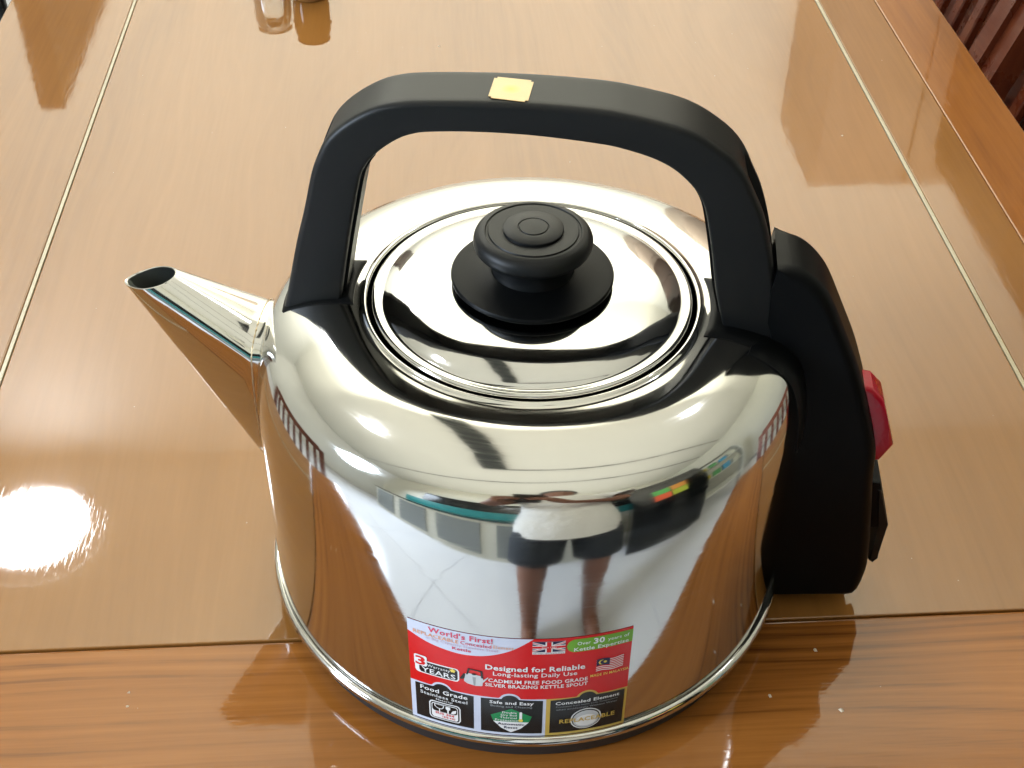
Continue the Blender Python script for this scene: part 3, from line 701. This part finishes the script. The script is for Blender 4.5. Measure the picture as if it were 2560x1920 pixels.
# spout
NSP = 120
def tipring(sc_=1.0, dz=0.0):
    out = []
    for k in range(NSP):
        a = 2*pi*k/NSP
        k2_ = 1.0 if cos(a) > 0 else 1.0+0.10*cos(a)**2
        out.append(A(-0.1482+0.0103*cos(a)*sc_*k2_, -0.0003+0.0076*sin(a)*sc_*(1 if cos(a) > 0 else 1-0.25*cos(a)**2), 0.1415+0.0022*cos(a)+dz))
    return out
def neck(a, u_top, u_bot, k_=1.0):
    c_, s_ = cos(a), sin(a)
    pw = lambda q, e_: math.copysign(abs(q)**e_, q)
    z = 0.1175+0.0100*pw(c_, 1.0)*k_ if c_ > 0 else 0.1175+0.069*c_*k_
    n_ = 0.0182*s_*k_ if c_ > 0 else 0.0182*s_*(1-0.30*c_*c_)*k_
    w = (z-0.05)/0.085; u = u_bot+(u_top-u_bot)*w
    return A(u, n_, z)
def neckring(ut, ub, k_=1.0): return [neck(2*pi*k/NSP, ut, ub, k_) for k in range(NSP)]
tip, nr = tipring(), neckring(-0.1065, -0.1120)
rings = []
rings.append(neckring(-0.094, -0.100, 1.0)); rings.append(neckring(-0.1015, -0.1075, 1.0)); rings.append(neckring(-0.1068, -0.1120, 1.0))
base_r = rings[-1]
for t_ in [i/14 for i in range(1, 15)]:
    rings.append([base_r[k].lerp(tip[k], t_) for k in range(NSP)])
v = [p for r in rings for p in r]; f = []
for j in range(len(rings)-1):
    for k in range(NSP): f.append((j*NSP+k, j*NSP+(k+1) % NSP, (j+1)*NSP+(k+1) % NSP, (j+1)*NSP+k))
spout = obj('spout', v, f, STEEL, kettle, 45)
ti = tipring(0.90); deep = [ti[k].lerp(neckring(-0.104, -0.110, 0.85)[k], 0.85) for k in range(NSP)]
v = tip+[p+Vector((0, 0, 0.0002)) for p in tipring(0.95)]+ti+deep; f = []
for j in range(3):
    for k in range(NSP): f.append((j*NSP+k, j*NSP+(k+1) % NSP, (j+1)*NSP+(k+1) % NSP, (j+1)*NSP+k))
f.append(tuple(3*NSP+k for k in range(NSP)))
o = obj('spout_mouth', v, f, [STEEL, STEEL_IN], spout, 40)
for p in o.data.polygons:
    p.material_index = 0 if p.index < 2*NSP else 1
# brazed joint
ring = neckring(-0.1060, -0.1117, 0.998)
v, f = [], []
for k in range(NSP):
    p = ring[k]; cen = A(-0.106, 0, 0.105); out_ = (p-cen); out_ = (out_-A(1, 0, 0)*out_.dot(A(1, 0, 0))).normalized(); ax = A(1, 0, 0)
    rr = 0.0003*(1+0.35*sin(k*1.9)+0.2*sin(k*4.3))
    for q in range(6): w = 2*pi*q/6; v.append(p+out_*cos(w)*rr+ax*sin(w)*rr)
for k in range(NSP):
    for q in range(6): f.append((k*6+q, k*6+(q+1) % 6, ((k+1) % NSP)*6+(q+1) % 6, ((k+1) % NSP)*6+q))
obj('brazed_joint', v, f, BRAZE, spout, 60)
#LABEL-START
# ------------------------------------------------------------------ printed product label on the front of the body
plabel = bpy.data.objects.new('product_label', None); C.objects.link(plabel); plabel.parent = kettle
plabel['label'] = 'red and black printed product label at the foot of the kettle front'
def pm(name, col, rough=0.22, metal=0.0): return mat(name, col, rough, metal, ior=1.38, noise=(700, 0.04))
P_RED = pm('print_red', (0.62, 0.008, 0.010)); P_BLK = pm('print_black', (0.010, 0.012, 0.013)); P_LIL = pm('print_lilac_white', (0.58, 0.60, 0.72))
P_WHT = pm('print_white', (0.80, 0.78, 0.78)); P_GRN = pm('print_green', (0.16, 0.38, 0.03)); P_DGR = pm('print_dark_green', (0.01, 0.22, 0.07))
P_GLD = pm('print_gold', (0.55, 0.36, 0.07), 0.3); P_NVY = pm('print_navy', (0.012, 0.012, 0.06)); P_PNK = pm('print_rose', (0.66, 0.07, 0.13))
P_ORG = pm('print_orange', (0.80, 0.33, 0.16)); P_PALE = pm('print_pale_rose', (0.55, 0.38, 0.50)); P_GRY = pm('print_grey', (0.30, 0.31, 0.32)); P_YEL = pm('print_yellow', (0.80, 0.60, 0.10))
P_SIL = pm('print_silver', (0.55, 0.55, 0.57))
def cyl_pt(a, z, layer):
    R_ = 0.10812+0.00005*layer; th = -pi/2+a*0.001/0.108
    return Vector((R_*cos(th), R_*sin(th), z*0.001))
def shape(name, pts, m, layer, step=0.6, label=None):
    a0, a1 = min(p[0] for p in pts), max(p[0] for p in pts); n = max(2, int(math.ceil((a1-a0)/step)))
    v, f = [], []
    for i in range(n+1):
        a = a0+(a1-a0)*i/n; aa = min(max(a, a0+1e-4), a1-1e-4); zs = []
        for k in range(len(pts)):
            (xa, za), (xb, zb) = pts[k], pts[(k+1) % len(pts)]
            if (xa <= aa < xb) or (xb <= aa < xa): zs.append(za+(zb-za)*(aa-xa)/(xb-xa))
        if not zs: zs = [pts[0][1]]*2
        v += [cyl_pt(a, min(zs), layer), cyl_pt(a, max(zs), layer)]
    for i in range(n): f.append((2*i, 2*i+2, 2*i+3, 2*i+1))
    return obj(name, v, f, m, plabel)
def rrect(a0, z0, a1, z1, r=0.6, n=4):
    out = []
    for cx, cz, s0 in ((a1-r, z1-r, 0), (a0+r, z1-r, 90), (a0+r, z0+r, 180), (a1-r, z0+r, 270)):
        for k in range(n+1): w = radians(s0+90*k/n); out.append((cx+r*cos(w), cz+r*sin(w)))
    return out
def ell(cx, cz, rx, rz, n=28): return [(cx+rx*cos(2*pi*k/n), cz+rz*sin(2*pi*k/n)) for k in range(n)]
_dg = None
def text(s, a0, a1, z, cap, m, layer=4, bold=0.0, name='lettering', shear=0.0, rise=0.0):
    cu = bpy.data.curves.new('lettering', 'FONT'); cu.body = s; cu.size = 1; cu.offset = bold; cu.resolution_u = 2; cu.fill_mode = 'FRONT'
    cu.shear = shear; cu.space_character = 1.05
    o = bpy.data.objects.new('lettering_curve', cu); C.objects.link(o)
    dg = bpy.context.evaluated_depsgraph_get(); me = bpy.data.meshes.new_from_object(o.evaluated_get(dg))
    bpy.data.objects.remove(o); bpy.data.curves.remove(cu)
    xs = [v.co.x for v in me.vertices]; top = 0.73
    sx = (a1-a0)/(max(xs)-min(xs)); x_ = min(xs); sz = cap/top
    for v in me.vertices:
        a = a0+(v.co.x-x_)*sx; v.co = cyl_pt(a, z+v.co.y*sz+rise*(a-a0), layer)
    me.materials.clear()
    return link(name, me, m, plabel)
# sheets
shape('red_sheet', [(-44.2, 18), (-44.2, 75.4), (38.7, 75.4), (38.7, 17.6)], P_RED, 0, 1.5)
curve_ = sp2([(-44.2, 68.9), (-36.8, 65.5), (-30.1, 63.9), (-23.6, 63.2), (-16.8, 63.9), (-10.9, 65.8), (-4.7, 69.2), (2.4, 75.41)], 4)
shape('white_corner', [(-44.2, 75.41)]+curve_, P_LIL, 1)
def panel(a0, a1, bump, frame, fa0, fa1):
    arc = lambda r, zc: [(bump+r*cos(radians(w)), zc+r*sin(radians(w))) for w in range(165, 10, -15)]
    shape('panel_frame', [(fa0, 17.7), (fa0, 40.4)]+arc(4.1, 39.4)+[(fa1, 40.4), (fa1, 17.7)], frame, 1)
    shape('panel_black', [(a0, 19.2), (a0, 39.5)]+arc(3.3, 39.2)+[(a1, 39.5), (a1, 19.2)], P_BLK, 2)
panel(-42.3, -19.3, -31.6, P_LIL, -44.2, -17.7)
panel(-16.6, 6.5, -5.7, P_LIL, -17.7, 7.7)
panel(9.3, 37.7, 23.1, P_GLD, 7.7, 38.7)
# top-left wording
text("World's First!", -36.0, -12.1, 71.7, 2.9, P_PNK, bold=0.02)
text("REPLACEABLE", -41.9, -24.6, 68.9, 2.0, P_ORG, bold=0.008)
text("Concealed", -23.9, -12.6, 69.1, 1.9, P_PNK, bold=0.01)
text("Element", -11.9, -4.6, 69.2, 1.9, P_ORG)
text("in Big Capacity Stainless Steel", -36.9, -10.3, 67.3, 1.4, P_PALE)
text("Kettle", -27.0, -20.0, 65.2, 1.6, P_PNK, bold=0.02)
# warranty badge
shape('badge_edge', rrect(-41.9, 46.4, -24.6, 54.0, 1.4), P_WHT, 2); shape('badge', rrect(-40.2, 47.0, -25.2, 53.4, 1.0), P_BLK, 3)
shape('badge_edge', rrect(-42.1, 50.6, -37.0, 56.6, 0.6), P_WHT, 4)
text("3", -41.6, -37.6, 51.2, 4.8, P_RED, 5, bold=0.03); text("Warranty", -36.9, -28.0, 51.2, 1.6, P_WHT, 5)
text("YEARS", -39.2, -26.0, 47.6, 2.8, P_WHT, 5, bold=0.012)
shape('star', [(-27.0+1.3*(1 if k % 2 == 0 else 0.62)*sin(pi*k/5), 52.6+1.3*(1 if k % 2 == 0 else 0.62)*cos(pi*k/5)) for k in range(10)], P_YEL, 6, 0.2)
# small kettle picture
shape('kettle_picture', [(-22.6, 52.0), (-21.6, 53.2), (-16.6, 52.4), (-15.6, 50.8), (-15.9, 46.6), (-18.5, 46.1), (-21.6, 46.9), (-22.8, 48.0)], P_SIL, 3, 0.3)
shape('kettle_picture', [(-24.4, 49.2), (-22.9, 52.6), (-22.2, 52.2), (-22.6, 49.6), (-23.6, 48.8)], P_BLK, 4, 0.2)
shape('kettle_picture', [(-22.0, 52.2), (-21.3, 55.8), (-20.6, 55.9), (-21.3, 52.2)], P_BLK, 4, 0.2); shape('kettle_picture', [(-21.3, 55.4), (-21.3, 56.0), (-15.9, 55.4), (-15.9, 54.7)], P_BLK, 4, 0.3)
shape('kettle_picture', [(-16.7, 55.2), (-16.0, 55.2), (-15.6, 51.2), (-16.4, 51.2)], P_BLK, 4, 0.2); shape('kettle_picture', ell(-19.0, 52.9, 0.9, 0.55, 12), P_BLK, 4, 0.2)
shape('kettle_picture', [(-15.7, 50.0), (-13.9, 52.2), (-13.6, 52.0), (-15.7, 48.6)], P_SIL, 4, 0.2); shape('kettle_picture', [(-19.6, 51.3), (-18.3, 51.2), (-18.5, 46.4), (-19.2, 46.4)], P_GRY, 4, 0.3)
# middle wording
text("Designed for Reliable", -14.8, 21.4, 57.0, 2.9, P_WHT, bold=0.022)
text("Long-lasting Daily Use", -12.0, 18.6, 53.9, 2.3, P_WHT, bold=0.010)
text("CADMIUM FREE FOOD GRADE", -13.7, 22.7, 49.8, 2.1, P_WHT, bold=0.014)
text("SILVER BRAZING KETTLE SPOUT", -14.9, 22.8, 47.1, 2.0, P_WHT, bold=0.016)
# union flag
fa0, fa1, fz0, fz1 = 2.0, 13.7, 68.2, 74.0; fcx, fcz = (fa0+fa1)/2, (fz0+fz1)/2
shape('flag_field', [(fa0, 66.9), (fa0, fz1), (fa1, fz1), (fa1, 66.9)], P_WHT, 1); shape('flag_field', [(fa0, fz0), (fa0, fz1), (fa1, fz1), (fa1, fz0)], P_NVY, 2)
def diag(x0_, z0_, x1_, z1_, w): return [(x0_, z0_-w), (x0_, z0_+w), (x1_, z1_+w), (x1_, z1_-w)]
for d, z0_, z1_ in ((0, fz0, fz1), (1, fz1, fz0)):
    shape('flag_saltire', diag(fa0, z0_+(0.55 if d == 0 else -0.55), fa1, z1_-(0.55 if d == 0 else -0.55), 0.55), P_WHT, 3); shape('flag_saltire', diag(fa0, z0_+(0.5 if d == 0 else -0.5), fa1, z1_-(0.5 if d == 0 else -0.5), 0.18), P_RED, 4)
shape('flag_cross', [(fa0, fcz-1.0), (fa0, fcz+1.0), (fa1, fcz+1.0), (fa1, fcz-1.0)], P_WHT, 5); shape('flag_cross', [(fcx-1.3, fz0), (fcx-1.3, fz1), (fcx+1.3, fz1), (fcx+1.3, fz0)], P_WHT, 5)
shape('flag_cross', [(fa0, fcz-0.6), (fa0, fcz+0.6), (fa1, fcz+0.6), (fa1, fcz-0.6)], P_RED, 6); shape('flag_cross', [(fcx-0.8, fz0), (fcx-0.8, fz1), (fcx+0.8, fz1), (fcx+0.8, fz0)], P_RED, 6)
text("Since 1983", fcx-2.6, fcx+2.6, fcz-0.32, 0.7, P_WHT, 7); text("BRITISH TECHNOLOGY", fa0+0.4, fa1-0.4, 67.15, 0.7, P_NVY, 3)
# green flash
shape('green_flash', [(14.2+3.4*(1-cos(radians(w))), 70.6+3.6*sin(radians(w))) for w in range(-90, 91, 15)]+[(38.7, 74.0), (38.7, 67.2)], P_GRN, 2)
text("Over", 18.0, 22.8, 70.9, 1.8, P_WHT, bold=0.01); text("30", 23.9, 28.0, 70.6, 3.0, P_WHT, bold=0.03); text("years of", 29.2, 37.2, 70.9, 1.7, P_WHT, bold=0.006); text("Kettle Expertise", 16.9, 37.2, 67.6, 2.0, P_WHT, bold=0.014)
# striped flag with crescent
def wave(a): return 0.35*sin((a-25.5)*0.75)
for k in range(14):
    z0_ = 53.9+k*0.5; pts_ = [(25.6+1.03*i, z0_+wave(25.6+1.03*i)) for i in range(11)]+[(25.6+1.03*i, z0_+0.52+wave(25.6+1.03*i)) for i in range(10, -1, -1)]
    shape('flag_stripe', pts_, P_WHT if k % 2 == 0 else P_RED, 2+(k % 2), 0.8)
shape('flag_canton', [(25.6+1.0*i, 57.0+wave(25.6+i)) for i in range(6)]+[(25.6+1.0*i, 60.9+wave(25.6+i)) for i in range(5, -1, -1)], P_NVY, 4, 0.5)
shape('flag_crescent', ell(27.6, 59.1, 1.25, 1.3, 16), P_YEL, 5, 0.2); shape('flag_crescent', ell(28.0, 59.1, 1.1, 1.15, 16), P_NVY, 6, 0.2); shape('flag_star', ell(28.8, 59.2, 0.65, 0.65, 10), P_YEL, 7, 0.2)
text("MADE IN MALAYSIA", 23.6, 38.3, 51.2, 1.5, P_YEL, bold=0.008)
# panel one
text("Food Grade", -40.2, -21.6, 36.7, 2.4, P_WHT, bold=0.016); text("Stainless Steel", -40.3, -21.7, 33.9, 1.9, P_WHT, bold=0.004); text("Material", -34.0, -27.6, 32.2, 1.1, P_WHT)
shape('food_symbol', rrect(-36.9, 20.6, -24.4, 31.4, 1.6), P_WHT, 3); shape('food_symbol', rrect(-36.4, 21.1, -24.9, 30.9, 1.3), P_BLK, 4)
shape('food_symbol', rrect(-35.9, 21.6, -25.4, 30.4, 1.0), P_WHT, 5); shape('food_symbol', rrect(-35.6, 25.6, -25.7, 30.1, 0.8), P_BLK, 6)
shape('glass_symbol', [(-34.8, 30.0), (-34.6, 28.4), (-33.4, 27.4), (-31.8, 27.4), (-31.0, 28.4), (-30.8, 30.0)], P_WHT, 7, 0.2); shape('glass_symbol', [(-34.4, 29.8), (-34.2, 28.5), (-33.2, 27.8), (-32.0, 27.8), (-31.4, 28.5), (-31.2, 29.8)], P_BLK, 8, 0.2)
shape('glass_symbol', [(-32.85, 27.5), (-32.45, 27.5), (-32.45, 25.6), (-32.85, 25.6)], P_WHT, 8, 0.2); shape('fork_symbol', [(-30.2, 29.8), (-30.2, 28.2), (-29.6, 27.7), (-29.5, 25.6), (-29.1, 25.6), (-29.0, 27.7), (-28.4, 28.2), (-28.4, 29.8)], P_WHT, 7, 0.15)
shape('leaf_symbol', [(-28.2, 26.2), (-27.4, 27.9), (-26.0, 28.6), (-26.2, 26.8), (-27.2, 26.0)], P_WHT, 7, 0.2)
text("SUS 304", -34.4, -27.0, 24.0, 1.4, P_RED, 7, bold=0.02); text("18/8 430", -31.6, -26.6, 22.3, 1.2, P_RED, 7, bold=0.01)
# panel two
text("Safe and Easy", -13.3, 3.1, 37.1, 1.9, P_WHT, bold=0.016); text("Boiling and Cleaning", -12.9, 2.6, 35.2, 1.2, P_GRY, bold=0.0)
sh2 = [(-12.9, 29.9), (-5.2, 34.5), (2.5, 29.9), (1.5, 26.3), (-11.9, 26.3)]
shape('shield', sh2, P_DGR, 3, 0.4); shape('shield', [(-11.9, 26.3), (1.5, 26.3), (-1.5, 22.3), (-5.2, 19.8), (-8.9, 22.3)], P_WHT, 3, 0.4)
for s_, a0_, a1_, z_ in (("Double", -8.5, -3.1, 31.6), ("Dry Boil", -9.0, -3.1, 30.0), ("Thermal", -9.4, -3.1, 28.4), ("Protection", -11.2, -2.5, 26.8)): text(s_, a0_, a1_, z_, 1.15, P_WHT, 5, bold=0.006)
text("Automatic", -10.3, -0.2, 24.3, 1.4, P_NVY, 5, bold=0.02); text("Reset", -7.8, -2.7, 22.2, 1.4, P_NVY, 5, bold=0.02)
shape('thermometer', rrect(-2.1, 27.4, -1.1, 32.8, 0.5), P_WHT, 5, 0.15); shape('thermometer', ell(-1.6, 27.6, 0.9, 0.9, 12), P_YEL, 6, 0.2)
# panel three
text("Concealed Element", 11.2, 35.6, 36.6, 1.9, P_WHT, bold=0.016); text("Protection from kettle body Temperature", 11.5, 35.1, 35.0, 0.8, P_GRY); text("when accidentally Without Water", 11.5, 35.1, 33.2, 1.0, P_GRY)
shape('coin', ell(23.1, 26.3, 6.1, 6.2, 32), P_WHT, 3); shape('coin', ell(23.1, 26.3, 5.6, 5.7, 32), P_BLK, 4); shape('coin', ell(23.1, 26.2, 5.2, 5.2, 32), P_SIL, 5); shape('coin', ell(23.1, 25.4, 4.3, 3.4, 28), P_WHT, 6)
text("REPLACEABLE", 12.9, 34.3, 25.2, 2.5, P_GLD, 8, bold=0.02)
